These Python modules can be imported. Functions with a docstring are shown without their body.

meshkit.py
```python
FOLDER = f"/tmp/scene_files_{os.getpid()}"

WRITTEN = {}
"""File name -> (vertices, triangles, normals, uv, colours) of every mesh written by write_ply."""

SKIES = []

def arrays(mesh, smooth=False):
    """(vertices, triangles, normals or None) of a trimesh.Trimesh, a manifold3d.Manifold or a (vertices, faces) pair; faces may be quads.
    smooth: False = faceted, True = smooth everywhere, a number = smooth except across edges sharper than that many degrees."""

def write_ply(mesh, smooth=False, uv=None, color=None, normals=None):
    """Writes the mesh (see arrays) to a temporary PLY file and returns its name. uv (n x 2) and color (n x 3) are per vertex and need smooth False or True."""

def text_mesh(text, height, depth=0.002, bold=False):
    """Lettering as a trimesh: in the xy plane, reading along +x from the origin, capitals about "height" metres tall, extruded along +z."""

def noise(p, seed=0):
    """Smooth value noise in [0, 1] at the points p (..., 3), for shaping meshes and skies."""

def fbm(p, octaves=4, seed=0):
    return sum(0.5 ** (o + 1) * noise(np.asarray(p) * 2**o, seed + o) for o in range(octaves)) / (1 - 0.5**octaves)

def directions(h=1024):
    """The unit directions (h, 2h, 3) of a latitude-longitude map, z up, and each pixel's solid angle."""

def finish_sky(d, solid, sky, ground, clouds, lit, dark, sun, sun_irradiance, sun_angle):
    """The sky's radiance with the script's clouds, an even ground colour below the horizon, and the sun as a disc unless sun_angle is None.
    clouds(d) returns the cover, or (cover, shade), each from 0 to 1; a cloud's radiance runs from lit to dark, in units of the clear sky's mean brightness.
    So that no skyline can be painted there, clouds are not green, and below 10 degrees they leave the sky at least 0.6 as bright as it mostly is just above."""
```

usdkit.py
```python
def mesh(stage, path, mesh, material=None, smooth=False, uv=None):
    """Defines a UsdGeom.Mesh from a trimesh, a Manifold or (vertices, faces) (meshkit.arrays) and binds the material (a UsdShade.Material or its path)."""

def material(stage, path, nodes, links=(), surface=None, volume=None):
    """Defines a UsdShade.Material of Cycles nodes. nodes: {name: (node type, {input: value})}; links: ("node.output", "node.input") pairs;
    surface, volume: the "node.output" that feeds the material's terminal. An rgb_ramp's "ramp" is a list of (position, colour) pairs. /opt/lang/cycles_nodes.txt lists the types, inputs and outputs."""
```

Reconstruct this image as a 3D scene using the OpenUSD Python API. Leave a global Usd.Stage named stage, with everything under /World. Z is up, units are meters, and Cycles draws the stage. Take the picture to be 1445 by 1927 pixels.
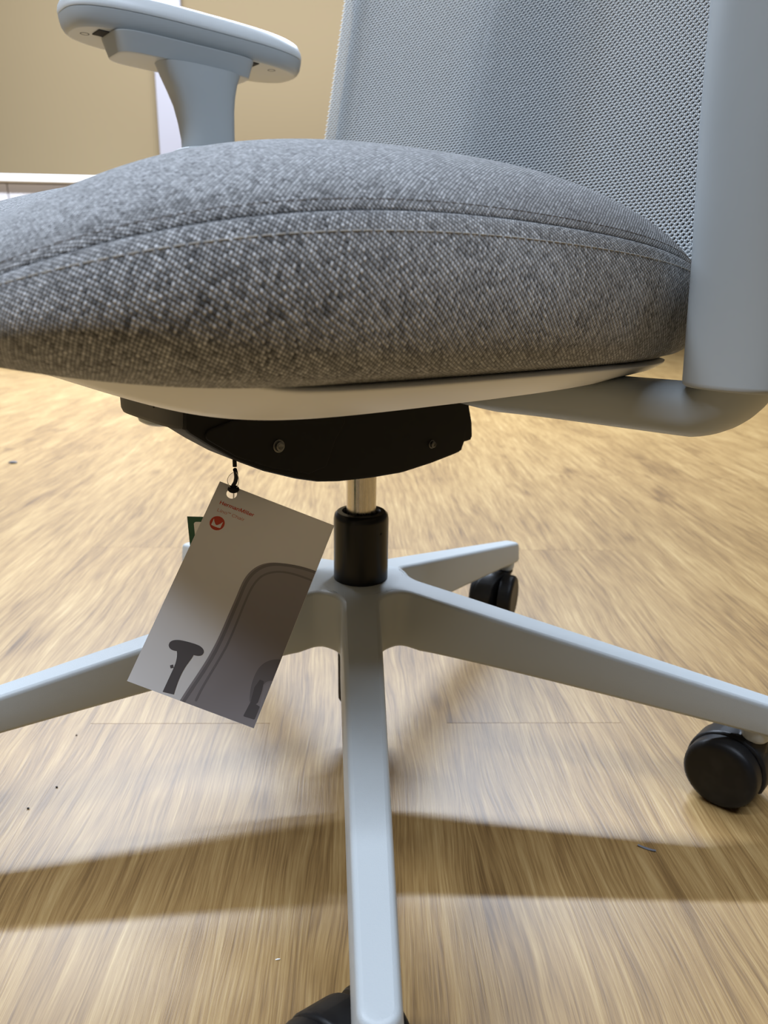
import math
import numpy as np
import trimesh
import manifold3d as m3
import shapely.geometry as sg
from shapely.ops import unary_union
from shapely import affinity
import usdkit
import meshkit
from pxr import Usd, UsdGeom, UsdLux, UsdShade, Gf, Sdf, Vt

stage = Usd.Stage.CreateInMemory()
UsdGeom.SetStageUpAxis(stage, UsdGeom.Tokens.z)
UsdGeom.SetStageMetersPerUnit(stage, 1.0)
UsdGeom.Xform.Define(stage, '/World')
UsdGeom.Scope.Define(stage, '/World/Looks')
rng = np.random.default_rng(7)

# ------------------------------------------------------------------ camera
F_PX, PITCH, YAW, ROLL = 1364.6, .2968, .0348, .0182
CAM = np.array([0.0, -.5935, .401])
fw = np.array([math.sin(YAW) * math.cos(PITCH), math.cos(YAW) * math.cos(PITCH), -math.sin(PITCH)])
rt = np.array([math.cos(YAW), -math.sin(YAW), 0])
up = np.cross(rt, fw)
rt, up = rt * math.cos(ROLL) + up * math.sin(ROLL), up * math.cos(ROLL) - rt * math.sin(ROLL)
cam = UsdGeom.Camera.Define(stage, '/World/camera')
M = np.eye(4); M[0, :3], M[1, :3], M[2, :3], M[3, :3] = rt, up, -fw, CAM
cam.AddTransformOp().Set(Gf.Matrix4d(*M.ravel().tolist()))
cam.CreateHorizontalApertureAttr(36.0)
cam.CreateFocalLengthAttr(36.0 * F_PX / 1445)
cam.CreateFStopAttr(15.5)
cam.CreateFocusDistanceAttr(.44)
cam.CreateClippingRangeAttr(Gf.Vec2f(.02, 100))
cam.CreateExposureAttr(0.14)

# ------------------------------------------------------------------ light levels
ROW_FAR, ROW_NEAR, ROW_Z = 2.55, -1.06, 2.62       # the two rows of linear ceiling lamps run along x
LAMP_FAR, LAMP_NEAR, LAMP_SPOT, LAMP_LEFT = 330.0, 70.0, 40.0, 55.0
LAMP_COLOR = (.80, .92, 1.10)
dome = UsdLux.DomeLight.Define(stage, '/World/dome')
dome.CreateColorAttr(Gf.Vec3f(.9, .95, 1.0)); dome.CreateIntensityAttr(.10)

# ------------------------------------------------------------------ material helper
class G:
    """Collects Cycles nodes; every call returns 'node.output'."""
    def __init__(s): s.n, s.l, s.k = {}, [], 0
    def node(s, kind, out, **inp):
        s.k += 1; name = f'n{s.k}'; vals = {}
        for k, v in inp.items():
            if isinstance(v, str) and '.' in v and v.split('.')[0] in s.n: s.l.append((v, f'{name}.{k}'))
            else: vals[k] = v
        s.n[name] = (kind, vals)
        return f'{name}.{out}'
    def m(s, op, a, b=0.0, c=0.0): return s.node('math', 'value', math_type=op, value1=a, value2=b, value3=c)
    def xyz(s, v): n = s.node('separate_xyz', 'x', vector=v).split('.')[0]; return f'{n}.x', f'{n}.y', f'{n}.z'
    def vec(s, x, y, z=0.0): return s.node('combine_xyz', 'vector', x=x, y=y, z=z)
    def noise(s, v, scale=1.0, detail=2.0, rough=.5, dist=0.0): return s.node('noise_texture', 'fac', vector=v, scale=scale, detail=detail, roughness=rough, distortion=dist)
    def white(s, v): return s.node('white_noise_texture', 'value', dimensions='2D', vector=v)
    def ramp(s, fac, stops): return s.node('rgb_ramp', 'color', fac=fac, ramp=stops)
    def mix(s, fac, a, b, kind='mix'): return s.node('mix_color', 'result', blend_type=kind, fac=fac, a=a, b=b)
    def pos(s): return s.node('geometry', 'position')
    def bump(s, h, strength, dist): return s.node('bump', 'normal', height=h, strength=strength, distance=dist)
    def done(s, name, surf): return usdkit.material(stage, '/World/Looks/' + name, s.n, s.l, surface=surf)

def plain(name, color, rough=.5, metal=0.0, grain=0.0, gscale=900.0, spec=.5):
    g = G(); kw = dict(base_color=color, roughness=rough, metallic=metal, specular_ior_level=spec)
    if grain:
        kw['normal'] = g.bump(g.noise(g.pos(), gscale, 2.0), grain, .0004)
    return g.done(name, g.node('principled_bsdf', 'BSDF', **kw))

def wood():
    g = G(); x, y, z = g.xyz(g.pos())
    rnd = g.node('object_info', 'random')
    x1 = g.m('add', x, g.m('multiply', rnd, 37.0)); y1 = g.m('add', y, g.m('multiply', rnd, 91.0))
    warp = g.noise(g.vec(g.m('multiply', x1, 8.0), g.m('multiply', y1, 2.2)), 1.0, 3.0, .5)
    xw = g.m('add', x1, g.m('multiply', g.m('subtract', warp, .5), .045))
    broad = g.noise(g.vec(g.m('multiply', xw, 14.0), g.m('multiply', y1, 3.0), 3.0), 1.0, 4.0, .6)
    band = g.noise(g.vec(g.m('multiply', xw, 120.0), g.m('multiply', y1, 4.0), 9.0), 1.0, 3.0, .6)
    fine = g.noise(g.vec(g.m('multiply', xw, 520.0), g.m('multiply', y1, 14.0), 5.0), 1.0, 3.0, .65)
    kn = g.noise(g.vec(g.m('multiply', x1, 13.0), g.m('multiply', y1, 4.5), 20.0), 1.0, 2.0, .5)
    knot = g.node('map_range', 'result', range_type='smoothstep', value=kn, from_min=.60, from_max=.78, to_min=0.0, to_max=1.0)
    t = g.m('add', g.m('multiply', broad, .28), g.m('multiply', band, .34))
    t = g.m('add', t, g.m('multiply', fine, .44))
    t = g.m('subtract', t, g.m('multiply', knot, .12))
    t = g.m('add', t, g.m('multiply', g.m('subtract', rnd, .5), .03))
    col = g.ramp(t, [(.30, (.085, .043, .013)), (.43, (.195, .110, .037)), (.52, (.305, .182, .064)), (.60, (.39, .250, .097)), (.74, (.54, .380, .178))])
    h = g.m('add', g.m('multiply', fine, .7), g.m('multiply', band, .3))
    return g.done('oak_plank', g.node('principled_bsdf', 'BSDF', base_color=col, roughness=.43, specular_ior_level=.55, normal=g.bump(h, .35, .0006)))

def fabric(name, lo, mid, hi, cell=.00138, along=0.0):
    """A plain weave of mottled yarns, drawn in metres on the uv set."""
    g = G(); u, v, _ = g.xyz(g.node('uvmap', 'UV', attribute='st'))
    if along:
        ca, sa = math.cos(along), math.sin(along)
        u, v = g.m('add', g.m('multiply', u, ca), g.m('multiply', v, sa)), g.m('subtract', g.m('multiply', v, ca), g.m('multiply', u, sa))
    wob = g.noise(g.vec(u, v), 55.0, 2.0)
    uu = g.m('add', g.m('multiply', u, 1 / cell), g.m('multiply', wob, 1.6)); vv = g.m('add', g.m('multiply', v, 1 / cell), g.m('multiply', wob, 1.2))
    i, j = g.m('floor', uu), g.m('floor', vv)
    fu, fv = g.m('fraction', uu), g.m('fraction', vv)
    par = g.m('floored_modulo', g.m('add', i, j), 2.0)
    su, sv = g.m('sine', g.m('multiply', fu, math.pi)), g.m('sine', g.m('multiply', fv, math.pi))
    h = g.m('add', g.m('multiply', par, g.m('multiply', su, g.m('power', sv, .5))), g.m('multiply', g.m('subtract', 1.0, par), g.m('multiply', sv, g.m('power', su, .5))))
    yu = g.noise(g.vec(g.m('multiply', i, 7.31), g.m('multiply', vv, .23)), 1.0, 1.0)
    yv = g.noise(g.vec(g.m('multiply', uu, .23), g.m('multiply', j, 5.17), 4.0), 1.0, 1.0)
    yarn = g.m('add', g.m('multiply', par, yu), g.m('multiply', g.m('subtract', 1.0, par), yv))
    cellr = g.white(g.vec(i, j))
    fib = g.noise(g.vec(u, v), 2600.0, 2.0)
    t = g.m('add', g.m('add', g.m('multiply', yarn, .62), g.m('multiply', cellr, .22)), g.m('multiply', fib, .20))
    col = g.ramp(t, [(.34, lo), (.52, mid), (.72, hi)])
    dark = g.m('add', .12, g.m('multiply', h, .88))
    col = g.mix(1.0, col, g.vec(dark, dark, dark), 'multiply')
    hh = g.m('add', h, g.m('multiply', fib, .25))
    return g.done(name, g.node('principled_bsdf', 'BSDF', base_color=col, roughness=.9, specular_ior_level=.2, sheen_weight=.5, sheen_roughness=.5, normal=g.bump(hh, .9, .0007)))

def thread(name, color, trans):
    g = G()
    a = g.node('principled_bsdf', 'BSDF', base_color=color, roughness=.45, specular_ior_level=.4)
    b = g.node('translucent_bsdf', 'BSDF', color=color)
    return g.done(name, g.node('mix_closure', 'closure', fac=trans, closure1=a, closure2=b))

def steel():
    g = G(); x, y, z = g.xyz(g.pos())
    n = g.noise(g.vec(g.m('multiply', x, 600.0), g.m('multiply', y, 600.0), g.m('multiply', z, 60.0)), 1.0, 2.0)
    return g.done('polished_steel', g.node('principled_bsdf', 'BSDF', base_color=(.62, .58, .52), metallic=1.0, roughness=g.node('map_range', 'result', value=n, from_min=.3, from_max=.7, to_min=.16, to_max=.34)))

def plaster(name, color):
    g = G(); n = g.noise(g.pos(), 3.0, 3.0)
    c = g.mix(g.m('multiply', n, .10), color, tuple(c * .8 for c in color))
    return g.done(name, g.node('principled_bsdf', 'BSDF', base_color=c, roughness=.85, normal=g.bump(g.noise(g.pos(), 180.0, 3.0), .15, .002)))

def rubberish():
    g = G(); n = g.noise(g.pos(), 700.0, 3.0); d = g.noise(g.pos(), 60.0, 4.0)
    c = g.ramp(d, [(.45, (.008, .008, .009)), (.72, (.018, .018, .018))])
    return g.done('black_caster_plastic', g.node('principled_bsdf', 'BSDF', base_color=c, roughness=.45, specular_ior_level=.3, normal=g.bump(n, .15, .0003)))

OAK = wood()
SEAT_TOP = fabric('seat_fabric_top', (.10, .102, .104), (.44, .445, .45), (.86, .87, .88), along=.6)
SEAT_SIDE = fabric('seat_fabric_side', (.10, .102, .104), (.44, .445, .45), (.86, .87, .88), along=-.5)
GREY = plain('pale_grey_plastic', (.49, .525, .535), .42, grain=.22, gscale=1500)
GREY_SMOOTH = plain('pale_grey_smooth', (.56, .59, .60), .38, grain=.05, gscale=2500)
PAN_GREY = plain('warm_pale_plastic', (.80, .80, .78), .42, grain=.05, gscale=2500)
ARM_GREY = plain('arm_grey', (.345, .372, .38), .40, grain=.06, gscale=2500)
BLACK = plain('black_plastic', (.007, .007, .007), .6, grain=.12, gscale=1500, spec=.2)
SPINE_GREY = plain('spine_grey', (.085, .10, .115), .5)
SLEEVE = plain('black_sleeve', (.006, .006, .006), .3, spec=.3)
CHARCOAL = plain('charcoal_plastic', (.045, .045, .045), .55, grain=.1)
CASTER = rubberish()
STEEL = steel()
BOLT = plain('bolt_zinc', (.16, .16, .155), .45, 1.0)
SEAM_DARK = plain('seam_gap', (.012, .012, .013), .9)
STITCH_LIGHT = plain('stitch_light', (.42, .40, .36), .8)
STITCH_DARK = plain('stitch_dark', (.12, .10, .085), .8)
THREAD_FRONT = thread('mesh_yarn_light', (.76, .79, .80), .22)
THREAD_WARP = thread('mesh_yarn_grey', (.18, .205, .225), .22)
WALL = plaster('tan_paint', (.125, .085, .037))
WALL_PALE = plaster('taupe_paint', (.10, .08, .055))
COUNTER = plain('counter_laminate', (.80, .79, .78), .35)
TRIM = plain('trim_paint', (.19, .172, .178), .5)
WHITE = plain('white_paint', (.50, .47, .47), .45)
CEIL = plaster('ceiling_paint', (.22, .19, .16))
CARD = plain('tag_card', (.87, .86, .86), .30)
GREEN = plain('green_card', (.005, .085, .045), .4)
RED = plain('red_print', (.62, .060, .020), .35)
ORANGE = plain('orange_print', (.66, .24, .15), .35)
P_BACK = plain('print_grey', (.31, .285, .295), .32)
P_DARK = plain('print_dark', (.125, .115, .12), .32)
P_MID = plain('print_mid', (.20, .185, .195), .32)
P_LIGHT = plain('print_light', (.34, .315, .33), .32)
CLEAR = plain('clear_filament', (.70, .68, .62), .2)
GRIT = plain('dark_grit', (.03, .03, .035), .6)
CHIP = plain('white_chip', (.8, .77, .7), .6)
SHARD = plain('grey_shard', (.16, .165, .19), .35)

# ------------------------------------------------------------------ scene-tree helpers
USED = {}
def path_for(name, parent):
    base = (str(parent.GetPath()) if parent else '/World') + '/' + name
    k = USED.get(base, -1) + 1; USED[base] = k
    return base if k == 0 else f'{base}_{k:03d}'
def tag(prim, label=None, cat=None, group=None, kind=None):
    for k, v in (('label', label), ('category', cat), ('group', group), ('kind', kind)):
        if v: prim.SetCustomDataByKey(k, v)
    return prim
def thing(name, label=None, cat=None, loc=(0, 0, 0), kind=None, group=None):
    x = UsdGeom.Xform.Define(stage, path_for(name, None)); x.AddTranslateOp().Set(Gf.Vec3d(*map(float, loc)))
    return tag(x.GetPrim(), label, cat, group, kind)
def obj(name, mesh, mat, parent=None, smooth=35, uv=None, label=None):
    p = usdkit.mesh(stage, path_for(name, parent), mesh, mat, smooth=smooth, uv=uv).GetPrim()
    if label: p.SetCustomDataByKey('label', label)
    return p
def raw(name, v, f, n, mat, parent, label=None):
    m = UsdGeom.Mesh.Define(stage, path_for(name, parent))
    m.CreatePointsAttr(Vt.Vec3fArray.FromNumpy(v.astype(np.float32)))
    m.CreateFaceVertexCountsAttr(Vt.IntArray.FromNumpy(np.full(len(f), 3, np.int32)))
    m.CreateFaceVertexIndicesAttr(Vt.IntArray.FromNumpy(f.astype(np.int32).ravel()))
    m.CreateSubdivisionSchemeAttr('none')
    m.CreateNormalsAttr(Vt.Vec3fArray.FromNumpy(n.astype(np.float32))); m.SetNormalsInterpolation('vertex')
    UsdShade.MaterialBindingAPI.Apply(m.GetPrim()).Bind(mat)
    if label: m.GetPrim().SetCustomDataByKey('label', label)
    return m.GetPrim()

# ------------------------------------------------------------------ mesh helpers
cat = trimesh.util.concatenate
def loft(rings, cap0=True, cap1=True, closed=True):
    """Quads between rings of equal length; caps are fans to the ring's mean."""
    R = [np.asarray(r, float) for r in rings]; n = len(R[0]); v = list(np.vstack(R)); f = []
    m = n if closed else n - 1
    i = np.arange(m); j = (i + 1) % n
    for k in range(len(R) - 1):
        a, b = k * n, (k + 1) * n
        f.append(np.c_[a + i, a + j, b + j]); f.append(np.c_[a + i, b + j, b + i])
    for on, k in ((cap0, 0), (cap1, len(R) - 1)):
        if on:
            c = len(v); v.append(R[k].mean(0))
            f.append(np.c_[k * n + j, k * n + i, np.full(m, c)] if k == 0 else np.c_[k * n + i, k * n + j, np.full(m, c)])
    t = trimesh.Trimesh(np.array(v), np.vstack(f), process=False)
    if closed and cap0 and cap1: trimesh.repair.fix_inversion(t)
    return t
def superell(n, a, b, m=64):
    t = np.linspace(0, 2 * np.pi, m, endpoint=False); c, s = np.cos(t), np.sin(t)
    k = (np.abs(c) ** n + np.abs(s) ** n) ** (-1 / n)
    return np.c_[a * c * k, b * s * k]
def frame_of(d):
    d = np.asarray(d, float); d = d / np.linalg.norm(d)
    a = np.cross(d, [0, 0, 1.0] if abs(d[2]) < .95 else [0, 1.0, 0]); a /= np.linalg.norm(a)
    return a, np.cross(a, d), d
def cyl(p, q, r, r2=None, sides=32, bev=0.0):
    """A cylinder from p to q with rounded rims."""
    p, q = np.asarray(p, float), np.asarray(q, float); r2 = r if r2 is None else r2
    a, b, d = frame_of(q - p); L = np.linalg.norm(q - p)
    t = np.linspace(0, 2 * np.pi, sides, endpoint=False); c = np.outer(np.cos(t), a) + np.outer(np.sin(t), b)
    st = [(0, r), (L, r2)] if not bev else [(0, r - bev), (bev * .3, r - bev * .3), (bev, r), (L - bev, r2), (L - bev * .3, r2 - bev * .3), (L, r2 - bev)]
    return loft([p + d * h + c * rr for h, rr in st])
def lathe(p, d, prof, sides=48):
    """prof: (distance along d, radius) pairs."""
    a, b, d = frame_of(d); t = np.linspace(0, 2 * np.pi, sides, endpoint=False); c = np.outer(np.cos(t), a) + np.outer(np.sin(t), b)
    return loft([np.asarray(p) + d * h + c * max(rr, 1e-5) for h, rr in prof])
def sweep(path, sec, up=(0, 0, 1), scale=None):
    """A closed section (x sideways, y up) along a path."""
    P = np.asarray(path, float); T = np.gradient(P, axis=0); rings = []
    for k in range(len(P)):
        t = T[k] / np.linalg.norm(T[k]); s = np.cross(t, up); s /= np.linalg.norm(s); u = np.cross(s, t)
        q = 1.0 if scale is None else scale[k]
        rings.append(P[k] + np.outer(sec[:, 0] * q, s) + np.outer(sec[:, 1] * q, u))
    return loft(rings)
def tube(path, r, sides=10):
    P = np.asarray(path, float); T = np.gradient(P, axis=0); t0 = T[0] / np.linalg.norm(T[0])
    s = frame_of(t0)[0]; ang = np.linspace(0, 2 * np.pi, sides, endpoint=False); rings = []
    r = np.broadcast_to(r, (len(P),))
    for k in range(len(P)):
        t = T[k] / np.linalg.norm(T[k]); s = s - t * (s @ t); s /= np.linalg.norm(s); u = np.cross(t, s)
        rings.append(P[k] + r[k] * (np.outer(np.cos(ang), s) + np.outer(np.sin(ang), u)))
    return loft(rings)
def spline(pts, n=40):
    from scipy.interpolate import CubicSpline
    P = np.asarray(pts, float); s = np.r_[0, np.cumsum(np.linalg.norm(np.diff(P, axis=0), axis=1))]
    return CubicSpline(s, P)(np.linspace(0, s[-1], n))
def rbox(lo, hi, r=.004, seg=8):
    lo, hi = np.asarray(lo, float), np.asarray(hi, float); r = min(r, (hi - lo).min() * .49)
    s = m3.Manifold.sphere(r, seg)
    return to_tm(m3.Manifold.batch_hull([s.translate([x, y, z]) for x in (lo[0] + r, hi[0] - r) for y in (lo[1] + r, hi[1] - r) for z in (lo[2] + r, hi[2] - r)]))
def to_tm(m):
    q = m.to_mesh(); return trimesh.Trimesh(np.asarray(q.vert_properties[:, :3], float), np.asarray(q.tri_verts, int), process=False)
def box(lo, hi):
    lo, hi = np.asarray(lo, float), np.asarray(hi, float)
    b = trimesh.creation.box(hi - lo); b.apply_translation((lo + hi) / 2); return b

# ================================================================== the room
XL, XR, YN, YF, ZC = -3.4, 3.6, -3.0, 3.8, 2.7
XC, YD = -.06, 8.2                          # the tan wall ends at a corner; beyond it the room runs on deeper
floor = thing('floor', 'light oak plank floor under the office chair', 'floor', kind='structure')
PW, PL = .171, 1.22
k0, k1 = math.floor((XL + .256) / PW), math.ceil((XR + .256) / PW)
for k in range(k0, k1):
    x0, x1 = max(-.256 + k * PW, XL), min(-.256 + (k + 1) * PW, XR)
    y = (.018 if k % 2 == 0 else .513) + (0 if -2 < k < 4 else float(rng.uniform(-.25, .25)))
    while y > YN: y -= PL
    yend = YF if x1 <= XC else YD
    while y < yend:
        a, b = max(y, YN), min(y + PL, yend); y += PL
        if b - a < .02: continue
        g, c = .00001, .00028
        xs, ys, cx = (x0 + g, x1 - g), (a + g, b - g), .00002
        top = np.array([[xs[0] + cx, ys[0] + c, 0], [xs[1] - cx, ys[0] + c, 0], [xs[1] - cx, ys[1] - c, 0], [xs[0] + cx, ys[1] - c, 0]])
        mid = np.array([[xs[0], ys[0], -.0003], [xs[1], ys[0], -.0003], [xs[1], ys[1], -.0003], [xs[0], ys[1], -.0003]])
        v = np.vstack([top, mid, mid - [0, 0, .004]]); f = [[0, 1, 2], [0, 2, 3]]
        for r in (0, 4):
            for i in range(4):
                j = (i + 1) % 4; f += [[r + i, r + j + 4, r + j], [r + i, r + i + 4, r + j + 4]]
        v[:4, 2] -= float(rng.uniform(0, .00001))
        obj('plank', (v, np.array(f)[:, ::-1] if False else np.array(f)), OAK, floor, smooth=False)
obj('subfloor', box((XL, YN, -.06), (XR, YD, -.0048)), SEAM_DARK, floor, smooth=False)

def wall(name, lo, hi, m, label): tag(obj(name, box(lo, hi), m, smooth=False), label, 'wall', kind='structure')
wall('wall_back', (XL, YF, -.06), (XC, YF + .1, ZC), WALL, 'tan painted wall behind the armrest')
wall('wall_return', (XC - .1, YF + .1, -.06), (XC, YD, ZC), WALL, 'tan painted wall running back from the corner')
wall('wall_far', (XC - .1, YD, -.06), (XR + .1, YD + .1, ZC), WALL, 'tan painted wall at the far end of the room')
wall('wall_left', (XL - .1, YN, -.06), (XL, YF + .1, ZC), WALL_PALE, 'taupe painted side wall to the left of the chair')
wall('wall_right', (XR, YN, -.06), (XR + .1, YD, ZC), WALL_PALE, 'taupe painted side wall to the right of the chair')
wall('wall_front', (XL - .1, YN - .1, -.06), (XR + .1, YN, ZC), WALL_PALE, 'taupe painted wall behind the viewer')
tag(obj('ceiling', box((XL, YN, ZC), (XR, YD, ZC + .1)), CEIL, smooth=False), 'white ceiling of the room', 'ceiling', kind='structure')
tag(obj('trim_1', rbox((-1.10, YF - .03, 0), (-.945, YF - .0005, ZC - .001), .006), TRIM), 'pale vertical trim board on the tan wall', 'trim', kind='structure')
tag(obj('baseboard_back', rbox((-.93, YF - .016, 0), (XC, YF - .0005, .10), .005), WHITE), 'white baseboard along the tan wall', 'baseboard', kind='structure')

# low white counter against the wall, only its top edge shows at the far left
cnt = thing('counter', 'low white counter against the tan wall at far left', 'counter', (-2.25, YF - .27, 0))
obj('worktop', rbox((-1.14, -.30, .865), (1.12, .268, .90), .006), COUNTER, cnt)
obj('body', rbox((-1.12, -.26, .08), (1.10, .268, .8645), .003), WHITE, cnt)
obj('plinth', box((-1.10, -.22, 0), (1.08, .26, .0795)), CHARCOAL, cnt, smooth=False)
for k in range(4):
    d = obj('cabinet_door', rbox((-1.115 + k * .553, -.279, .085), (-1.115 + k * .553 + .549, -.2605, .86), .003), WHITE, cnt)
    obj('handle', tube([(-.86 + k * .553 - .06, -.2792, .80), (-.86 + k * .553 - .06, -.30, .80), (-.86 + k * .553 + .06, -.30, .80), (-.86 + k * .553 + .06, -.2792, .80)], .005), BOLT, d)

# ceiling lamps: two rows of linear fittings running along x
PLACE = {2: ['left', 'right'], 4: ['leftmost', 'second from left', 'third from left', 'rightmost']}
def lamp_row(y, power, n, x0, where, grp):
    for k in range(n):
        x = x0 + (k - (n - 1) / 2) * 1.7
        t = thing('ceiling_lamp', f'{PLACE[n][k]} linear ceiling lamp in the row {where}', 'lamp', (x, y, ROW_Z), group=grp)
        obj('housing', rbox((-.83, -.06, .012), (.83, .06, ZC - ROW_Z - .001), .006), WHITE, t)
        L = UsdLux.RectLight.Define(stage, str(t.GetPath()) + '/tube')
        L.CreateWidthAttr(1.64); L.CreateHeightAttr(.10); L.CreateIntensityAttr(power); L.CreateColorAttr(Gf.Vec3f(*LAMP_COLOR))
        L.AddTranslateOp().Set(Gf.Vec3d(0, 0, .008))
lamp_row(ROW_FAR, LAMP_FAR, 2, -.40, 'beyond the chair', 'ceiling lamps beyond the chair')
lamp_row(ROW_NEAR, LAMP_NEAR, 2, 0.0, 'above the viewer', 'ceiling lamps above the viewer')
# a round downlight to the right, and a square panel far left whose light reaches in under the seat
def downlight(x, y, power, label):
    t = thing('downlight', label, 'lamp', (x, y, ZC - .001))
    obj('ring', lathe((0, 0, 0), (0, 0, -1), [(0, .085), (.004, .085), (.006, .080), (.004, .070), (0, .068)], 40), WHITE, t)
    L = UsdLux.DiskLight.Define(stage, str(t.GetPath()) + '/bulb'); L.CreateRadiusAttr(.066); L.CreateIntensityAttr(power); L.CreateColorAttr(Gf.Vec3f(*LAMP_COLOR)); L.AddTranslateOp().Set(Gf.Vec3d(0, 0, -.0075))
downlight(1.35, .02, LAMP_SPOT, 'round recessed downlight in the ceiling to the right of the chair')
t = thing('ceiling_panel', 'square light panel in the ceiling far to the left of the chair', 'lamp', (-2.3, -.8, ZC - .02))
obj('frame', box((-.31, -.31, .004), (.31, .31, .019)), WHITE, t, smooth=False)
L = UsdLux.RectLight.Define(stage, str(t.GetPath()) + '/diffuser'); L.CreateWidthAttr(.6); L.CreateHeightAttr(.6); L.CreateIntensityAttr(LAMP_LEFT); L.CreateColorAttr(Gf.Vec3f(*LAMP_COLOR))

# ================================================================== the office chair
A = math.radians(38.85)                    # the seat is swivelled on its column
FV, LV, ZV = np.array([-math.cos(A), -math.sin(A), 0]), np.array([math.sin(A), -math.cos(A), 0]), np.array([0, 0, 1.0])
def S(u, v, z):
    """Seat coordinates (forward, left, up) to the room's."""
    return np.multiply.outer(np.asarray(u, float), FV) + np.multiply.outer(np.asarray(v, float), LV) + np.multiply.outer(np.asarray(z, float), ZV)
chair = thing('office_chair', 'grey task chair with tweed seat, mesh back and pale plastic five-star base', 'chair')

# ---- star base: five tapering arms, webs and hub, one casting cut into hub and legs
R0, TH0, ZT, ZH, RH = .357, -1.5405, .0907, .1600, .052
def base_outline():
    arms = []
    for k in range(5):
        a = sg.Polygon([(0, -.0165), (.08, -.0165), (R0 - .010, -.0118), (R0 - .010, .0118), (.08, .0165), (0, .0165)])
        e = affinity.scale(sg.Point(R0 - .0102, 0).buffer(.0118, 24), .0105 / .0118, 1)
        arms.append(affinity.rotate(unary_union([a, e]), math.degrees(TH0) + 72 * k, origin=(0, 0)))
    s = unary_union(arms + [sg.Point(0, 0).buffer(.046, 64)])
    s = s.buffer(.014, 32).buffer(-.014, 32).buffer(-.002).buffer(.002)
    ring = s.exterior; n = int(ring.length / .0022)
    P = np.array([ring.interpolate(i / n, normalized=True).coords[0] for i in range(n)])
    if not ring.is_ccw: P = P[::-1]
    T = np.roll(P, -1, 0) - np.roll(P, 1, 0); T /= np.linalg.norm(T, axis=1, keepdims=True)
    return P, np.c_[T[:, 1], -T[:, 0]]
BP, BN = base_outline()
DIRS = np.array([[math.cos(TH0 + k * 2 * math.pi / 5), math.sin(TH0 + k * 2 * math.pi / 5)] for k in range(5)])
def along(p): return (p @ DIRS.T).max(1)
def topz(p): return ZH - (ZH - ZT) * np.clip((along(p) - .035) / (R0 - .035), 0, 1)
def thick(p): return .052 - .026 * np.clip((along(p) - .06) / (R0 - .06), 0, 1) ** .8
def base_mesh():
    rings = []
    for off, fr, dz in ((-.004, 1, 0), (-.0012, 1, .0012), (.0004, 1, .004), (-.0002, .5, 0), (-.0012, 0, -.0035), (-.0021, 0, -.0016), (-.0034, 0, -.0005), (-.005, 0, 0)):
        p = BP + BN * off; q = p if off == -.005 else BP - BN * .004
        rings.append(np.c_[p, topz(q) - thick(q) * fr + dz])
    side = loft(rings, False, False)
    caps = []
    for off, low in ((-.005, False), (-.004, True)):
        poly = sg.Polygon(BP + BN * off)
        v2, f = trimesh.creation.triangulate_polygon(poly, engine='earcut')
        v3, f = trimesh.remesh.subdivide_to_size(np.c_[v2, np.zeros(len(v2))], f, .012, max_iter=12)
        p = v3[:, :2]; z = topz(p) - (thick(p) if low else 0)
        caps.append(trimesh.Trimesh(np.c_[p, z], f[:, ::-1] if low else f, process=False))
    m = cat([side] + caps); m.merge_vertices(digits_vertex=6)
    m.fix_normals()
    return m
bm = base_mesh()
v, f, n = meshkit.arrays(bm, 62)
cen = v[f].mean(1)[:, :2]; rad = along(cen); which = (cen @ DIRS.T).argmax(1)
hubp = None
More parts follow.
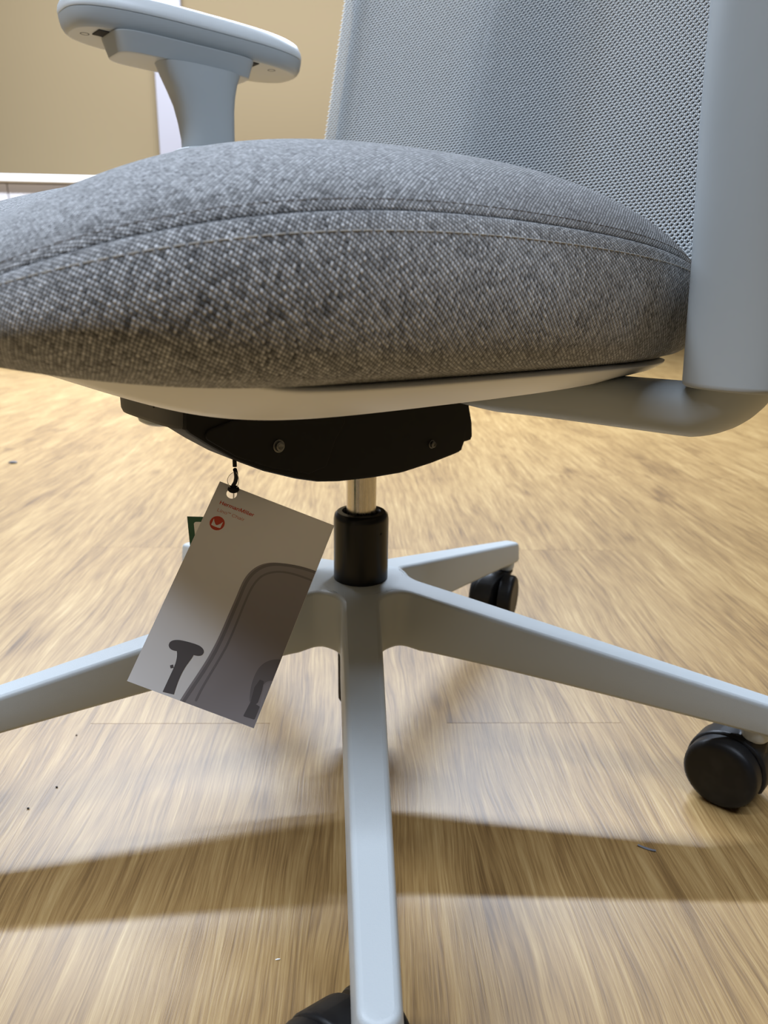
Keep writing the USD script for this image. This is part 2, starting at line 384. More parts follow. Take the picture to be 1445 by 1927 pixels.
def piece(name, mask, label=None):
    ff = f[mask]; idx, inv = np.unique(ff, return_inverse=True)
    return raw(name, v[idx], inv.reshape(-1, 3), n[idx], GREY, chair, label)
piece('base_hub', rad < .075)
for k in range(5):
    leg = piece('base_leg', (rad >= .075) & (which == k))
    q = np.r_[DIRS[k] * .335, 0]
    obj('caster_socket', lathe(q + ZV * .0585, ZV, [(0, .0062), (.0006, .0088), (.003, .0104), (.010, .0112), (.016, .0114)], 32), GREY, leg)

# ---- casters
def caster(tip, off, ax):
    """tip: the socket under a leg; off: from there to the wheel axle; ax: the axle's direction."""
    c = np.array([tip[0] + off[0], tip[1] + off[1], .0292]); a = np.array([ax[0], ax[1], 0]); a /= np.linalg.norm(a)
    back = np.array([off[0], off[1], 0]) / (np.linalg.norm(off) + 1e-9)
    th = np.linspace(-.35, math.pi + .35, 25)                   # hood over the wheels' inner halves
    sec = [c + back * math.cos(t) * .0285 + ZV * math.sin(t) * .0285 for t in th]
    hull = [m3.Manifold.sphere(.003, 10).translate(list(map(float, q + a * s))) for q in sec for s in (-.0085, .0085)]
    st = np.array([tip[0], tip[1], 0])
    hull2 = [m3.Manifold.sphere(.004, 10).translate(list(map(float, q))) for q in
             [st + ZV * .058 + a * .006, st + ZV * .058 - a * .006, st + ZV * .058 + back * .008, st + ZV * .058 - back * .006, c + ZV * .024 + a * .005, c + ZV * .024 - a * .005, c - back * .02 + ZV * .012, c + ZV * .006 - back * .01]]
    hood = m3.Manifold.batch_hull(hull) + m3.Manifold.batch_hull(hull2)
    h = obj('caster', to_tm(hood), CASTER, chair)
    obj('stem', cyl(st + ZV * .050, st + ZV * .070, .0065), BLACK, h)
    for s in (-1, 1):
        prof = [(.0095, .004), (.0095, .0255), (.0105, .0285), (.0125, .0292), (.0215, .0292), (.0243, .0284), (.0262, .0262), (.0270, .0235), (.0266, .020), (.0266, .004)]
        obj('wheel', lathe(c, a * s, prof), CASTER, h)
tips = DIRS * .335
for k, off, ax in ((0, (-.013, .010), (.80, .50)), (1, (-.011, .010), (.72, .69)), (2, (-.016, -.016), (.92, -.40)), (3, (.014, -.016), (.75, .66)), (4, (-.018, -.012), (.5, -.86))):
    caster(tips[k], off, ax)

# ---- gas column
CX = np.array([.0012, .0, 0])
obj('column_rod', lathe(CX + ZV * .20, ZV, [(0, .0127), (.10, .0127)]), STEEL, chair, label='bare polished steel rod of the column')
sl = obj('column_sleeve', lathe(CX + ZV * .150, ZV, [(0, .0245), (.008, .0245), (.0095, .0236), (.064, .0236), (.068, .0228), (.0702, .0205), (.0706, .0165), (.0690, .0150), (.0660, .0142)]), SLEEVE, chair, label='glossy black sleeve of the column')
obj('set_screw', lathe(CX + np.array([.0165, -.0163, .205]), (.71, -.70, 0), [(-.001, .0012), (.0004, .0012), (.0006, .0004)], 12), SEAM_DARK, sl)
obj('column_foot', lathe(CX + ZV * .036, ZV, [(0, .012), (.0015, .0175), (.005, .0198), (.085, .0205)]), BLACK, chair, label='black lower end of the column below the hub')

# ---- seat: tweed top panel, boxing, seam, stitches
UC, HU, HV, NE, SS = .0863, .2504, .2556, 3.889, .9673
NT = 480
tt = np.linspace(0, 2 * np.pi, NT, endpoint=False); _k = (np.abs(np.cos(tt)) ** NE + np.abs(np.sin(tt)) ** NE) ** (-1 / NE)
CU, CV = np.cos(tt) * _k, np.sin(tt) * _k
ZSEAM = .3874 + .0068 * CU * SS + .0454 * (CV * SS) ** 2 - .0184 * (CU * SS) ** 2
ZBOT = .3623 + .0017 * CU * .9254 + .0047 * (CV * .9254) ** 2 + .0003 * CU ** 2 + .009 * np.clip((CU - .6) / .4, 0, 1) ** 2
rim = S(UC + CU * HU, CV * HV, np.zeros(NT))
ARC = np.r_[0, np.cumsum(np.linalg.norm(np.diff(np.vstack([rim, rim[:1]]), axis=0), axis=1))]
def seat_ring(s, z): return S(UC + CU * HU * s, CV * HV * s, z)
def top_ring(q):
    w = q * q
    z = w * ZSEAM + (1 - w) * (.4257 - .0197 * CU * q - .0006 * (CU * q) ** 2) + .0538 * (1 - q ** 3.193 + 1e-12) ** .711
    return seat_ring(SS * q, z), None
def uv_mesh(name, rings, uvs, mat, closed_uv, parent):
    R = np.array(rings); U = np.array(uvs); k, m = R.shape[:2]
    v = R.reshape(-1, 3); i, j = np.meshgrid(np.arange(k - 1), np.arange(m - 1), indexing='ij')
    a = (i * m + j).ravel(); b = a + 1; c = a + m; d = c + 1
    f = np.vstack([np.c_[a, b, d], np.c_[a, d, c]])
    n = np.zeros_like(R)                                        # smooth normals, continuous over the uv cut
    dr = np.gradient(R, axis=0); core = R[:, :-1]; dt = np.roll(core, -1, 1) - np.roll(core, 1, 1); dt = np.concatenate([dt, dt[:, :1]], 1)
    n = np.cross(dt, dr); L = np.linalg.norm(n, axis=2, keepdims=True); n = np.where(L > 1e-12, n / np.maximum(L, 1e-12), [0, 0, 1.0])
    p = raw(name, v, f, n.reshape(-1, 3), mat, parent)
    UsdGeom.PrimvarsAPI(p).CreatePrimvar('st', Sdf.ValueTypeNames.TexCoord2fArray, 'vertex').Set(Vt.Vec2fArray.FromNumpy(U.reshape(-1, 2).astype(np.float32)))
    return p
cl = lambda r: np.vstack([r, r[:1]])
qs = np.r_[.0004, .02, .1, .2, .3, .4, np.linspace(.5, .92, 22), .94, .955, .97, .98, .99, .997]
rs_ = [top_ring(q)[0] for q in qs] + [seat_ring(SS * .9985, ZSEAM - .0002), seat_ring(SS * .992, ZSEAM - .0030)]
P0 = rs_[0].mean(0); dist = np.linalg.norm(rs_[0] - P0, axis=1); rings, uvs = [], []
DU, DV = CU * HU, CV * HV; DL = np.hypot(DU, DV)
for k, r in enumerate(rs_):
    if k: dist = dist + np.linalg.norm(r - rs_[k - 1], axis=1)
    rings.append(cl(r)); uvs.append(cl(np.c_[DU / DL * dist, DV / DL * dist]))
rings, uvs = rings[::-1], uvs[::-1]
cushion = uv_mesh('seat_cushion', rings, uvs, SEAT_TOP, True, chair)
rings, uvs, h = [], [], 0.0
prev = None
def side_ring(t):
    s = .9254 + (SS - .9254) * t + .049 * np.sin(np.pi * np.clip(t, 0, 1) ** .80) ** .62
    return seat_ring(s, ZBOT + (ZSEAM - ZBOT) * t)
seq = [seat_ring(.86, ZBOT - .002), seat_ring(.905, ZBOT - .0025)] + [side_ring(t) for t in .992 * (1 - np.cos(np.linspace(0, np.pi, 44))) / 2] + [side_ring(.998) + 0, seat_ring(SS * .992, ZSEAM - .0030)]
for r in seq:
    if prev is not None: h += np.linalg.norm(r - prev, axis=1).mean()
    prev = r; rings.append(cl(r)); uvs.append(np.c_[ARC, np.full(NT + 1, h)])
side = uv_mesh('seat_boxing', rings, uvs, SEAT_SIDE, False, chair)
seam = seat_ring(SS * .9985, ZSEAM - .0006)
obj('seam', tube(np.vstack([seam, seam[:2]]), .0010, 6), SEAM_DARK, cushion, label='dark seam between the top panel and the boxing')
def stitches(curve, r, dash, gap):
    P = cl(curve); s = np.r_[0, np.cumsum(np.linalg.norm(np.diff(P, axis=0), axis=1))]; out = []; x = 0
    at = lambda q: np.array([np.interp(q, s, P[:, k]) for k in range(3)])
    while x + dash < s[-1]:
        out.append(tube([at(x), at(x + dash * .5), at(x + dash)], r, 5)); x += dash + gap
    return cat(out)
up_st = top_ring(.991)[0] + ZV * .0001
d = obj('stitching', stitches(up_st, .00018, .0034, .0012), STITCH_DARK, cushion, label='row of dark stitches above the seam'); tag(d, kind='stuff')
rs = side_ring(.885); out = rs - S(UC, 0, 0); out[:, 2] = 0; out /= np.linalg.norm(out, axis=1, keepdims=True)
d = obj('stitching', stitches(rs + out * .0002, .00028, .0036, .0012), STITCH_LIGHT, side, label='row of pale stitches below the seam'); tag(d, kind='stuff')

# ---- seat pan
def pan_ring(s, z):
    u = UC + CU * HU * s; lim = .246
    return S(np.where(u > .12, .12 + (lim - .12) * np.tanh((u - .12) / (lim - .12)) ** 1.0, u), CV * HV * s, z)
rear = np.clip(-CU - .1, 0, 1) ** 1.5
pan = loft([pan_ring(.70, .3595 + 0 * CU), pan_ring(.905, ZBOT - .0030), pan_ring(.920, ZBOT - .0042), pan_ring(.918, ZBOT - .0060), pan_ring(.895, ZBOT - .0105 + .002 * rear), pan_ring(.84, .3485 + .006 * rear), pan_ring(.77, .3445 + .010 * rear), pan_ring(.745, .3435 + .011 * rear), pan_ring(.60, .3430 + .012 * rear)])
panp = obj('seat_pan', pan, PAN_GREY, chair, smooth=40)
obj('clip', rbox((0, 0, 0), (.030, .012, .011), .0015).apply_transform(np.array([[*(FV), 0], [*LV, 0], [*ZV, 0], [0, 0, 0, 1.0]]).T @ np.eye(4)).apply_translation(S(.040, .085, .3265)), GREY_SMOOTH, panp, label='small pale clip on the lower edge of the pan')

# ---- tilt mechanism under the seat
def extr(poly, v0, v1, bev=.004):
    """A side profile (u, z) extruded across the seat from v0 to v1 with bevelled edges."""
    P = sg.Polygon(poly).buffer(-.004).buffer(.004, 12); ring = P.exterior; n = 160
    pts = np.array([ring.interpolate(i / n, normalized=True).coords[0] for i in range(n)])
    if not ring.is_ccw: pts = pts[::-1]
    T = np.roll(pts, -1, 0) - np.roll(pts, 1, 0); T /= np.linalg.norm(T, axis=1, keepdims=True); N = np.c_[T[:, 1], -T[:, 0]]
    v3 = []
    R = [(v0, -bev), (v0 + bev * .3, -bev * .3), (v0 + bev, 0), (v1 - bev, 0), (v1 - bev * .3, -bev * .3), (v1, -bev)]
    rings = [S((pts + N * o)[:, 0], np.full(n, vv), (pts + N * o)[:, 1]) for vv, o in R]
    m = loft(rings, False, False)
    caps = []
    for vv, o, fl in ((v0, -bev, 1), (v1, -bev, 0)):
        v2, f2 = trimesh.creation.triangulate_polygon(sg.Polygon(pts + N * o), engine='earcut')
        caps.append(trimesh.Trimesh(S(v2[:, 0], np.full(len(v2), vv), v2[:, 1]), f2, process=False))
    t = cat([m] + caps); t.merge_vertices(digits_vertex=6); t.fix_normals(); return t
MV = .060
mech = obj('mechanism_housing', extr([(.1845, .3425), (.1845, .321), (.128, .300), (.092, .276), (.060, .270), (.0049, .268), (-.050, .275), (-.0600, .2775), (-.0622, .2842), (-.0700, .298), (-.0665, .3115), (-.068, .3425)], -.028, .026, .003), BLACK, chair)
obj('side_plate', extr([(.181, .3425), (.1825, .318), (.168, .3075), (.1512, .2968), (.1281, .2852), (.1031, .2762), (.085, .2712), (.0667, .2686), (.035, .2665), (.0049, .2660), (-.025, .2690), (-.050, .2728), (-.0600, .2748), (-.0622, .2822), (-.0725, .2824), (-.0708, .298), (-.0665, .3115), (-.068, .3425)], .024, MV, .003), BLACK, mech)
obj('pivot_cover', extr([(.176, .316), (.150, .2985), (.125, .2875), (.095, .279), (.080, .282), (.072, .300), (.060, .3165), (.10, .3215), (.15, .3225)], MV - .002, MV + .002, .0012), BLACK, mech)
fb = [S(.168 + q[:, 0], .0105 + q[:, 1], np.full(80, z_)) for q, z_ in ((superell(5, .015, .042, 80), .3180), (superell(5, .0195, .0465, 80), .3188), (superell(5, .0205, .0475, 80), .3215), (superell(5, .0205, .0475, 80), .3430))]
obj('front_bar', loft(fb), CHARCOAL, mech, smooth=40, label='charcoal front end of the tilt mechanism')
obj('tag_loop', tube([S(.143, .046, z_) for z_ in (.2975, .2925, .2882)], .0014, 10), BLACK, mech)
obj('collar', lathe(CX + ZV * .262, ZV, [(0, .0185), (.002, .020), (.02, .020)]), BLACK, mech)
def bolt(u, z, r, mat, hexd=False, v=MV, hole=False):
    prof = [(-.003, r * 1.3), (.0006, r * 1.3), (.0008, r * 1.12), (.0008, r), (.0026, r * .92), (.003, r * .6), (.0024, r * .55 if hole else r * .3)]
    obj('bolt', lathe(S(u, v, z), LV, prof, 6 if hexd else 28), mat, mech, label='metal fastener on the black mechanism')
bolt(.1190, .3018, .0034, BOLT, v=MV + .002)
bolt(-.0238, .2854, .0026, BOLT, hole=True)
obj('hole', lathe(S(.0847, MV, .2933), LV, [(-.002, .0030), (.0005, .0032), (.0007, .0028), (.0001, .0024)], 20), CHARCOAL, mech)
obj('hole', lathe(S(.1885, .030, .3300), FV, [(-.002, .0012), (.0002, .0012), (.0003, .0005)], 12), SEAM_DARK, mech)
lever = obj('tilt_lever', tube(spline([S(.10, -.05, .315), S(.102, -.12, .308), S(.100, -.16, .296)], 12), .0045), CHARCOAL, chair)
pd = loft([S(.1005 + superell(2.6, a_, b_, 32)[:, 0], -.168 + superell(2.6, a_, b_, 32)[:, 1], np.full(32, zz)) for a_, b_, zz in ((.012, .018, .2815), (.015, .021, .2835), (.016, .022, .287), (.015, .021, .291), (.011, .017, .2928))])
obj('lever_paddle', pd, ARM_GREY, lever, label='pale rounded tip of the lever')

# ---- armrests: bracket, sleeve, stem, carriage, pad
def armrest(sd, lift=0.0, slide=0.0, tall=0.0):
    W, U0 = .292, -.0293
    k = np.linspace(0, 1, 9)
    bend = [(.262 + .030 * math.sin(q * math.pi / 2), .3685 - .0295 * math.cos(q * math.pi / 2) ) for q in k]
    pts = [(.085, .333), (.12, .3345), (.16, .3365), (.21, .338)] + bend[1:] + [(.292, .385)]
    path = np.array([S(U0, sd * a_, z_) for a_, z_ in pts])
    path = np.array([[np.interp(q, np.linspace(0, 1, len(path)), path[:, c]) for c in range(3)] for q in np.linspace(0, 1, 60)])
    sec = superell(2.6, .0235, .0150, 48)
    P = path; T = np.gradient(P, axis=0); rings = []
    for i in range(len(P)):
        t = T[i] / np.linalg.norm(T[i]); nrm = np.cross(FV, t); e = i / 6
        g_ = 1.0 if e > 1 else .55 + .45 * math.sqrt(max(0, 1 - (1 - e) ** 2))
        rings.append(P[i] + np.outer(sec[:, 0] * g_, FV) + np.outer(sec[:, 1] * (.75 + .25 * min(1, e)), nrm))
    br = obj('arm_bracket', loft(rings), ARM_GREY, chair, smooth=50)
    # outer sleeve, a little wider towards the top
    rings = []
    for z_, grow, ins in ((.3548, 0, .0030), (.3550, 0, .0012), (.3562, 0, .0002), (.358, 0, 0), (.42, .003, 0), (.48, .007, 0), (.530 + tall, .010, 0), (.5335 + tall, .010, .0008), (.5345 + tall, .010, .0025), (.5345 + tall, .010, .006)):
        q = superell(2.7, .0345 + grow * .2 - ins, .0285 + grow * .8 - ins, 72)
        rings.append(S(U0 + q[:, 0], sd * (W - grow * .5 + q[:, 1]), np.full(72, z_)))
    obj('arm_sleeve', loft(rings), ARM_GREY, chair, smooth=50)
    rings = []
    for z_, a0, a1, b_ in ((.50, -.0265, .0265, .019), (.545, -.0266, .0275, .019), (.56, -.0270, .0300, .0195), (.575, -.0275, .034, .020), (.588, -.029, .040, .021), (.600, -.0320, .0465, .0215), (.6095, -.0360, .0510, .022)):
        q = superell(2.8, (a1 - a0) / 2, b_, 72)
        rings.append(S(U0 + (a0 + a1) / 2 + q[:, 0], sd * (W + q[:, 1]), np.full(72, z_ + (lift if z_ > .51 else 0))))
    st = obj('arm_stem', loft(rings), ARM_GREY, chair, smooth=50)
    def cr(i_, z_):
        q = superell(5, .0735 - i_, .0300 - i_, 96); return S(U0 + .0198 + q[:, 0], sd * (W + .012 + slide * .4 + q[:, 1]), np.full(96, z_ + lift))
    ca = obj('arm_carriage', loft([cr(.010, .6096), cr(.0055, .6097), cr(.0045, .6104), cr(0, .6255), cr(0, .6268)]), ARM_GREY, chair, smooth=30)
    for uu, vv_ in ((.094, .016), (-.052, .004)):
        obj('slot', rbox((-.009, -.009, 0), (.009, .009, .0012), .0005).apply_transform(np.vstack([np.c_[FV, LV, ZV, S(U0 + uu, sd * (W + vv_), .6266 + lift)], [0, 0, 0, 1.0]])), SEAM_DARK, ca)
    PU, PV, PZ = U0, sd * (.322 + slide), .6275 + lift
    def pr(i_, z_, dome=0):
        q = superell(3.0, .128 - i_, .047 - i_, 96); return S(PU + q[:, 0], PV + q[:, 1], np.full(96, PZ + z_))
    base_ = loft([pr(.0085, 0), pr(.0070, .0003), pr(.0045, .0022), pr(.0022, .0060), pr(.0010, .0110), pr(.0005, .0145), pr(.0012, .0150)])
    pad = obj('arm_pad', loft([pr(.0012, .0152), pr(.0004, .0156), pr(0, .018), pr(.0008, .0225), pr(.004, .0285), pr(.009, .0315), pr(.018, .0335), pr(.035, .0345)]), GREY_SMOOTH, chair, smooth=60)
    obj('pad_shell', base_, ARM_GREY, pad, smooth=60)
    for du, dv in ((.108, .0), (.040, -.032), (-.084, -.022)):
        obj('screw', lathe(S(PU + du, PV + sd * dv, PZ + .0004), -ZV, [(-.001, .0044), (.0004, .0043), (.0006, .0036), (.0001, .0030), (.0001, .001)], 18), SEAM_DARK, pad)
armrest(-1)
armrest(1, .004, .020, .028)                # the near pad is slid a little outwards

# ---- mesh back
BW, VB, BZ0, BZ1 = .240, -.025, .405, 1.02
def back_u(v_, z_): return -.136 - (z_ - .45) * .20 - .030 * (1 - (v_ / BW) ** 2) - .02 * np.clip((z_ - .75) / .3, 0, 1) ** 2
def half_w(z_):
    top_ = np.clip((z_ - (BZ1 - .09)) / .09, 0, 1); bot_ = np.clip((BZ0 + .05 - z_) / .05, 0, 1)
    return BW - .09 * (1 - np.sqrt(np.maximum(0, 1 - top_ ** 2))) - .05 * (1 - np.sqrt(np.maximum(0, 1 - bot_ ** 2)))
def curves(name, lines, width, mat, parent, label):
    c = UsdGeom.BasisCurves.Define(stage, path_for(name, parent))
    c.CreateTypeAttr('linear'); c.CreateCurveVertexCountsAttr([len(l) for l in lines])
    c.CreatePointsAttr(Vt.Vec3fArray.FromNumpy(np.vstack(lines).astype(np.float32)))
    c.CreateWidthsAttr([width]); c.SetWidthsInterpolation('constant')
    UsdShade.MaterialBindingAPI.Apply(c.GetPrim()).Bind(mat)
    return tag(c.GetPrim(), label, kind='stuff')
PZ_, PV_ = .00240, .00245                  # plain weave: every weft floats over alternate warps
weft, warp = [], []
for k, z_ in enumerate(np.arange(BZ0 + .002, BZ1 - .002, PZ_)):
    w = float(half_w(z_)); v_ = np.arange(-w, w, PV_ / 4); ph = np.pi * v_ / PV_ + (k % 2) * np.pi
    weft.append(S(back_u(v_, z_) + .00050 * np.cos(ph), VB + v_, z_ + .00055 * np.sin(ph) * (np.cos(ph) > -.6)))
for k, v0_ in enumerate(np.arange(-130, 131)):
    v_ = v0_ * PV_
    if abs(v_) > BW - .001: continue
    zs = np.arange(BZ0 + .002, BZ1 - .002, PZ_ / 2); zs = zs[half_w(zs) >= abs(v_)]
    if len(zs) > 4: warp.append(S(back_u(v_, zs) - .00055 - .00035 * np.cos(np.pi * (zs - BZ0 - .002) / PZ_ + v0_ * np.pi), np.full(len(zs), VB + v_), zs))
bm_ = curves('back_mesh', weft, .00106, THREAD_FRONT, chair, 'pale woven mesh stretched over the back')
curves('warp_yarns', warp, .00092, THREAD_WARP, bm_, 'upright yarns of the back mesh')
# frame hidden behind the mesh's border
zs = np.r_[np.linspace(BZ0 + .012, BZ1 - .012, 60)]
right = [(float(half_w(z_)) - .014, z_) for z_ in zs]
loop = [(v_, z_) for v_, z_ in right] + [(-v_, z_) for v_, z_ in right[::-1]]
P = sg.LinearRing(loop); pts = np.array([P.interpolate(i / 220, normalized=True).coords[0] for i in range(221)])
path = S(back_u(pts[:, 0], pts[:, 1]) - .0135, VB + pts[:, 0], pts[:, 1])
obj('back_frame', tube(path, .0095, 14), ARM_GREY, chair, smooth=60)
rings = []
for z_, w_, d_, off in ((.345, .050, .014, None), (.347, .052, .014, None), (.36, .055, .014, None), (.40, .060, .014, None), (.46, .063, .012, None), (.60, .066, .010, None), (.68, .066, .010, None), (.76, .064, .010, None), (.85, .062, .009, None), (.93, .058, .008, None), (.99, .050, .008, None), (.995, .045, .006, None)):
    q = superell(4, d_, w_, 40); uc_ = float(back_u(0.0, max(z_, .42))) - .024 + (max(0, .42 - z_) * .2)
    rings.append(S(uc_ + q[:, 0], VB + q[:, 1], np.full(40, z_)))
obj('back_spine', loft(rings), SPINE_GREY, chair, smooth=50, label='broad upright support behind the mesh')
obj('back_link', sweep(spline([S(-.05, VB, .334), S(-.11, VB, .334), S(-.16, VB, .340), S(-.190, VB, .358)], 24), superell(4, .05, .010, 40)), CHARCOAL, chair)

# ================================================================== the hang tags
# big white card: corner, edge directions
TL, TR, BL = np.array([-.0970, -.1040, .2725]), np.array([-.0177, -.1123, .2436]), np.array([-.1451, -.1852, .1639])
ex = TR - TL; TW = np.linalg.norm(ex); ex /= TW
ey = BL - TL; ey -= ex * (ey @ ex); THT = np.linalg.norm(ey); ey /= THT
nz = np.cross(ey, ex); nz /= np.linalg.norm(nz)
if nz[1] > 0: nz = -nz
TM = np.eye(4); TM[:3, 0], TM[:3, 1], TM[:3, 2] = ex, -ey, np.cross(ex, -ey)
FRONT = 1.0 if TM[:3, 2] @ nz > 0 else -1.0
t1 = thing('hang_tag', 'white printed card hanging on a black cord under the seat', 'tag', TL)
ca, cb, cc = np.array([525, 112.]), np.array([560, 263.]), np.array([-480, 1016.])
Ainv = np.linalg.inv(np.c_[cb, cc])
def tp(x, y):
    """A point measured on the card's print (x right, y down on an upright sheet) in card metres."""
    s, q = Ainv @ (np.array([x, y]) - ca); return (s * TW, -q * THT)
def on_card(poly, h, thick_=.00004):
    polys = getattr(poly, 'geoms', [poly]); out = []
    for g_ in polys:
        if g_.area <= 0: continue
        e = trimesh.creation.extrude_polygon(g_, thick_, engine='earcut'); out.append(e)
    m = cat(out); m.vertices[:, 2] += h
    m.vertices[:, 2] *= FRONT
    if FRONT < 0: m.invert()
    m.apply_transform(TM); return m
card = sg.box(0, -THT, TW, 0)
hole = sg.Point(*tp(580, 183)).buffer(.0036, 24)
obj('card', on_card(card.difference(hole), -.0004, .0004), CARD, t1, smooth=False)
def pg(pts, sm=0.0):
    p = sg.Polygon([tp(*q) for q in pts]).buffer(0)
    if sm: p = p.buffer(-sm).buffer(2 * sm, 12).buffer(-sm, 12)
    return p.intersection(card.buffer(-.00015))
def ln(pts, w): return sg.LineString(spline([tp(*q) for q in pts], 60)).buffer(w, 8).intersection(card.buffer(-.00015))
back_edge = [(275, 1240), (330, 1160), (400, 1060), (470, 940), (530, 815), (575, 720), (610, 650), (655, 600), (720, 570), (800, 572), (900, 598), (1000, 645)]
be = spline([np.array(q, float) for q in back_edge], 80)
shape = [tuple(q) for q in be] + [(1080, 700), (760, 1450), (250, 1290)]
obj('printed_back', on_card(pg(shape), .00002), P_BACK, t1, smooth=False, label='grey chair back printed on the card')
obj('printed_frame', on_card(unary_union([ln([(q[0] + 14, q[1] + 10) for q in back_edge], .0010), ln([(350, 1240), (430, 1105), (505, 985), (570, 850), (618, 745), (655, 680), (700, 636), (760, 618), (840, 628), (990, 690)], .0007)]), .00007), P_MID, t1, smooth=False, label='darker frame lines of the printed chair back')
obj('printed_armrest', on_card(unary_union([pg([tuple(q) for q in spline([np.array(q, float) for q in [(238, 968), (250, 948), (275, 943), (310, 950), (360, 968), (392, 990), (398, 1008), (388, 1024), (366, 1026), (330, 1014), (285, 1000), (248, 988), (238, 968)]], 60)], 0), pg([tuple(q) for q in spline([np.array(q, float) for q in [(272, 985), (274, 1020), (264, 1060), (246, 1100), (224, 1145), (202, 1190)]], 30)] + [tuple(q) for q in spline([np.array(q, float) for q in [(252, 1206), (272, 1150), (296, 1100), (318, 1066), (338, 1040), (356, 1010)]], 30)]), pg([(240, 1066), (254, 1062), (256, 1078), (242, 1080)])]), .00007), P_DARK, t1, smooth=False, label='dark armrest printed on the card')
obj('printed_armrest', on_card(pg([tuple(q) for q in spline([np.array(q, float) for q in [(594, 1262), (604, 1200), (626, 1140), (655, 1097), (690, 1074), (740, 1066), (800, 1080), (870, 1115)]], 50)] + [tuple(q) for q in spline([np.array(q, float) for q in [(830, 1240), (780, 1205), (735, 1180), (690, 1170), (655, 1198), (632, 1250), (612, 1290)]], 40)]), .00007), P_MID, t1, smooth=False, label='grey armrest printed at the card edge')
obj('printed_shadow', on_card(unary_union([pg([(612, 1285), (600, 1260), (622, 1195), (650, 1160), (668, 1170), (655, 1215), (632, 1270)], .0005), pg([(560, 1330), (600, 1262), (640, 1290), (610, 1350)], .0006)]), .00012), P_DARK, t1, smooth=False, label='dark gap under the printed armrest')
obj('printed_sleeve', on_card(pg([(640, 1290), (668, 1190), (700, 1172), (745, 1182), (800, 1225), (730, 1400), (640, 1340)], .0006), .00012), P_LIGHT, t1, smooth=False, label='pale sleeve printed under the armrest')
def words(text, at, h, bold, mat, name, label, span):
    m = meshkit.text_mesh(text, h, .00004, bold)
    m.vertices[:, 0] *= span / (m.bounds[1, 0] - m.bounds[0, 0])
    x_, y_ = tp(*at); m.vertices += [x_, y_, .00003]; m.vertices[:, 2] *= FRONT
    if FRONT < 0: m.invert()
    m.apply_transform(TM); obj(name, m, mat, t1, smooth=False, label=label)
words('HermanMiller', (513, 237), .0024, True, RED, 'lettering', 'red lettering on the card', .0248)
words('Lino\u2122 Chair', (499, 277), .0022, False, ORANGE, 'lettering', 'thin orange lettering on the card', .0195)
lc = np.array(tp(498, 345)); disc = sg.Point(*lc).buffer(.0050, 40)
obj('emblem', on_card(disc, .00004), RED, t1, smooth=False, label='round red emblem on the card')
def em(x, y): return (lc[0] + x * .0050, lc[1] + y * .0050)
def arc(x0, y0, x1, y1, sag, n_=12): return [((1 - q) * x0 + q * x1, (1 - q) * y0 + q * y1 + sag * 4 * q * (1 - q)) for q in np.linspace(0, 1, n_)]
mk = arc(-.62, .42, -.30, -.05, -.06) + arc(-.30, -.05, .30, -.05, -.22) + arc(.30, -.05, .62, .42, -.06) + [(.66, .42), (.66, -.46), (.60, -.50)] + arc(.60, -.50, -.60, -.50, -.06) + [(-.66, -.46), (-.66, .42)]
obj('emblem_mark', on_card(sg.Polygon([em(*q) for q in mk]).buffer(0), .00009), CARD, t1, smooth=False, label='white mark in the red emblem')
# cord and knot: from the underside of the mechanism to the hole
hp = TL + (TM[:3, :3] @ np.array([*tp(590, 172), 0]))
hp, topc = hp - TL, S(.143, .046, .2862) - TL
nv = nz * .0016
obj('cord', tube(spline([topc, topc * .55 + hp * .45 + np.array([.0012, 0, .001]), hp + ZV * .004 + nv], 20), .0014, 10), BLACK, t1, label='black cord')
kn = trimesh.creation.icosphere(2, .0032); kn.apply_scale([1.25, 1.0, .9]); kn.apply_translation(hp + ZV * .0015 + nv * .6)
obj('knot', kn, BLACK, t1)
for dx in (-.0045, .0028):
    obj('filament', tube(spline([topc + np.array([dx * .3, 0, -.0020]), topc * .6 + hp * .4 + np.array([dx, 0, 0]), hp + np.array([.0005 + dx * .3, 0, .001])], 12), .00022, 6), CLEAR, t1, label='thin clear thread')

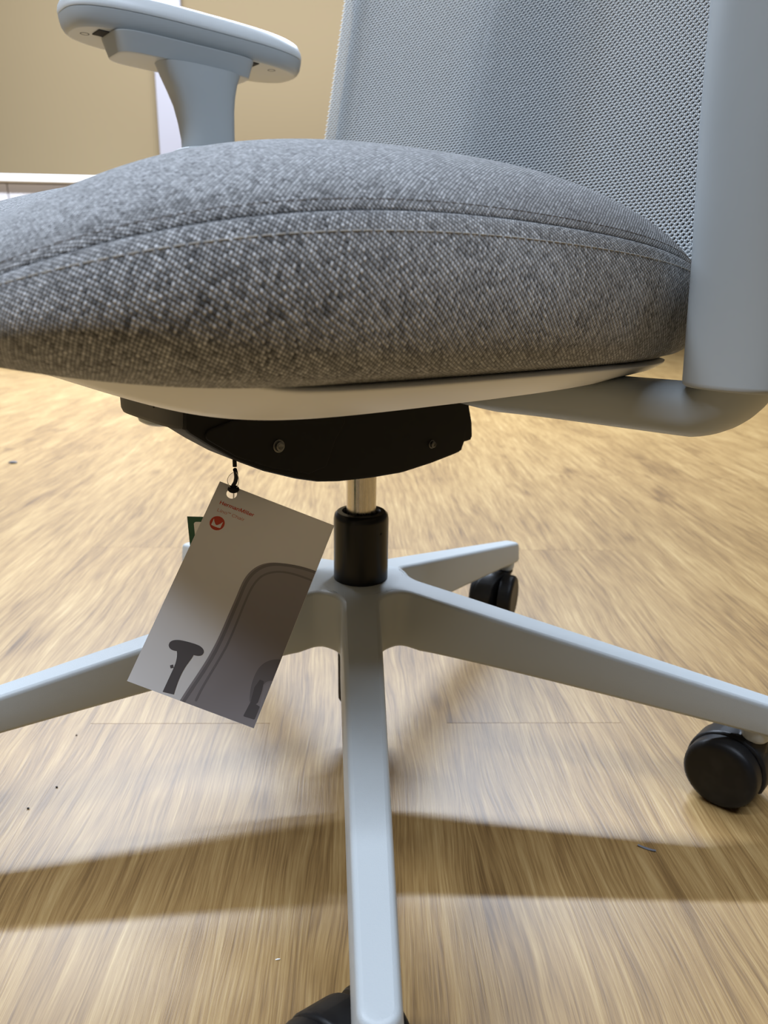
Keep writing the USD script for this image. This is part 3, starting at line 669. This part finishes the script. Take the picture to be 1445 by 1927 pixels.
# small green tag tucked behind the white card
g0 = np.array([-0.1257, -0.0856, 0.2409])
t2 = thing('hang_tag', 'green bordered label hanging behind the white card', 'tag', g0)
gx = np.array([1.0, -.06, 0]); gx /= np.linalg.norm(gx); gz = np.array([0, -.10, 1.0]); gz -= gx * (gz @ gx); gz /= np.linalg.norm(gz); gn = np.cross(gx, gz)
GM = np.eye(4); GM[:3, 0], GM[:3, 1], GM[:3, 2] = gx, gz, gn
def flat(poly, z_, th_):
    m = trimesh.creation.extrude_polygon(poly, th_, engine='earcut'); m.vertices[:, 2] += z_; m.apply_transform(GM); return m
obj('card', flat(sg.box(0, -.082, .055, 0), -.0004, .0004), GREEN, t2, smooth=False)
obj('panel', flat(sg.box(.0045 + .002, -.0775 + .002, .0505 - .002, -.0040 - .002).buffer(.002, 8), .00002, .00005), CARD, t2, smooth=False, label='pale panel inside the green border')
hg = hp + TL - g0
obj('cord', tube(spline([hg - nv * .5, hg + np.array([-.001, .004, -.006]), gx * .0275 - gz * .004 + gn * .0008], 10), .0005, 6), CLEAR, t2)

# ================================================================== crumbs on the floor
def crumb(name, x, y, size, mat, label, catg, seed, rot=0.0, group=None):
    m = trimesh.creation.icosphere(2, 1.0); m.vertices *= .75 + .5 * meshkit.noise(m.vertices * 1.7 + 5, seed)[:, None]
    m.apply_scale(size); m.apply_transform(trimesh.transformations.rotation_matrix(rot, [0, 0, 1])); m.apply_translation([0, 0, -m.bounds[0, 2]])
    t = thing(name, label, catg, (x, y, 0), group=group); obj('body', m, mat, t)
sh = loft([np.array([[x_, (.0011 - .0003 * abs(x_) / .006) * math.cos(q), .0006 + .0006 * math.sin(q) + .0006 * (x_ / .006) ** 2] for q in np.linspace(0, 2 * np.pi, 10, endpoint=False)]) for x_ in np.linspace(-.0066, .0066, 9)])
sh.apply_transform(trimesh.transformations.rotation_matrix(-.5, [0, 0, 1])); t = thing('plastic_scrap', 'dark grey sliver lying on the floor near the right caster', 'scrap', (.2190, -.1496, 0)); obj('body', sh, SHARD, t)
crumb('paint_chip', -.0489, -.2406, (.0016, .0005, .0004), CHIP, 'tiny white chip on the floor left of the front leg', 'chip', 3, .1)
crumb('dirt_speck', -.2505, -.0752, (.0009, .0007, .0006), GRIT, 'dark speck of dirt, upper of two close together at left', 'speck', 4)
crumb('dirt_speck', -.2628, -.1010, (.0010, .0008, .0006), GRIT, 'dark speck of dirt, lower of two close together at left', 'speck', 5)
crumb('dirt_speck', -.2617, -.0013, (.0007, .0009, .0005), plain('brown_grit', (.10, .06, .03), .7), 'brown speck of dirt just below the left leg', 'speck', 6)
crumb('lint_bit', -.8080, 1.0800, (.010, .004, .003), SHARD, 'pale grey bit of lint far back on the floor', 'lint', 8)
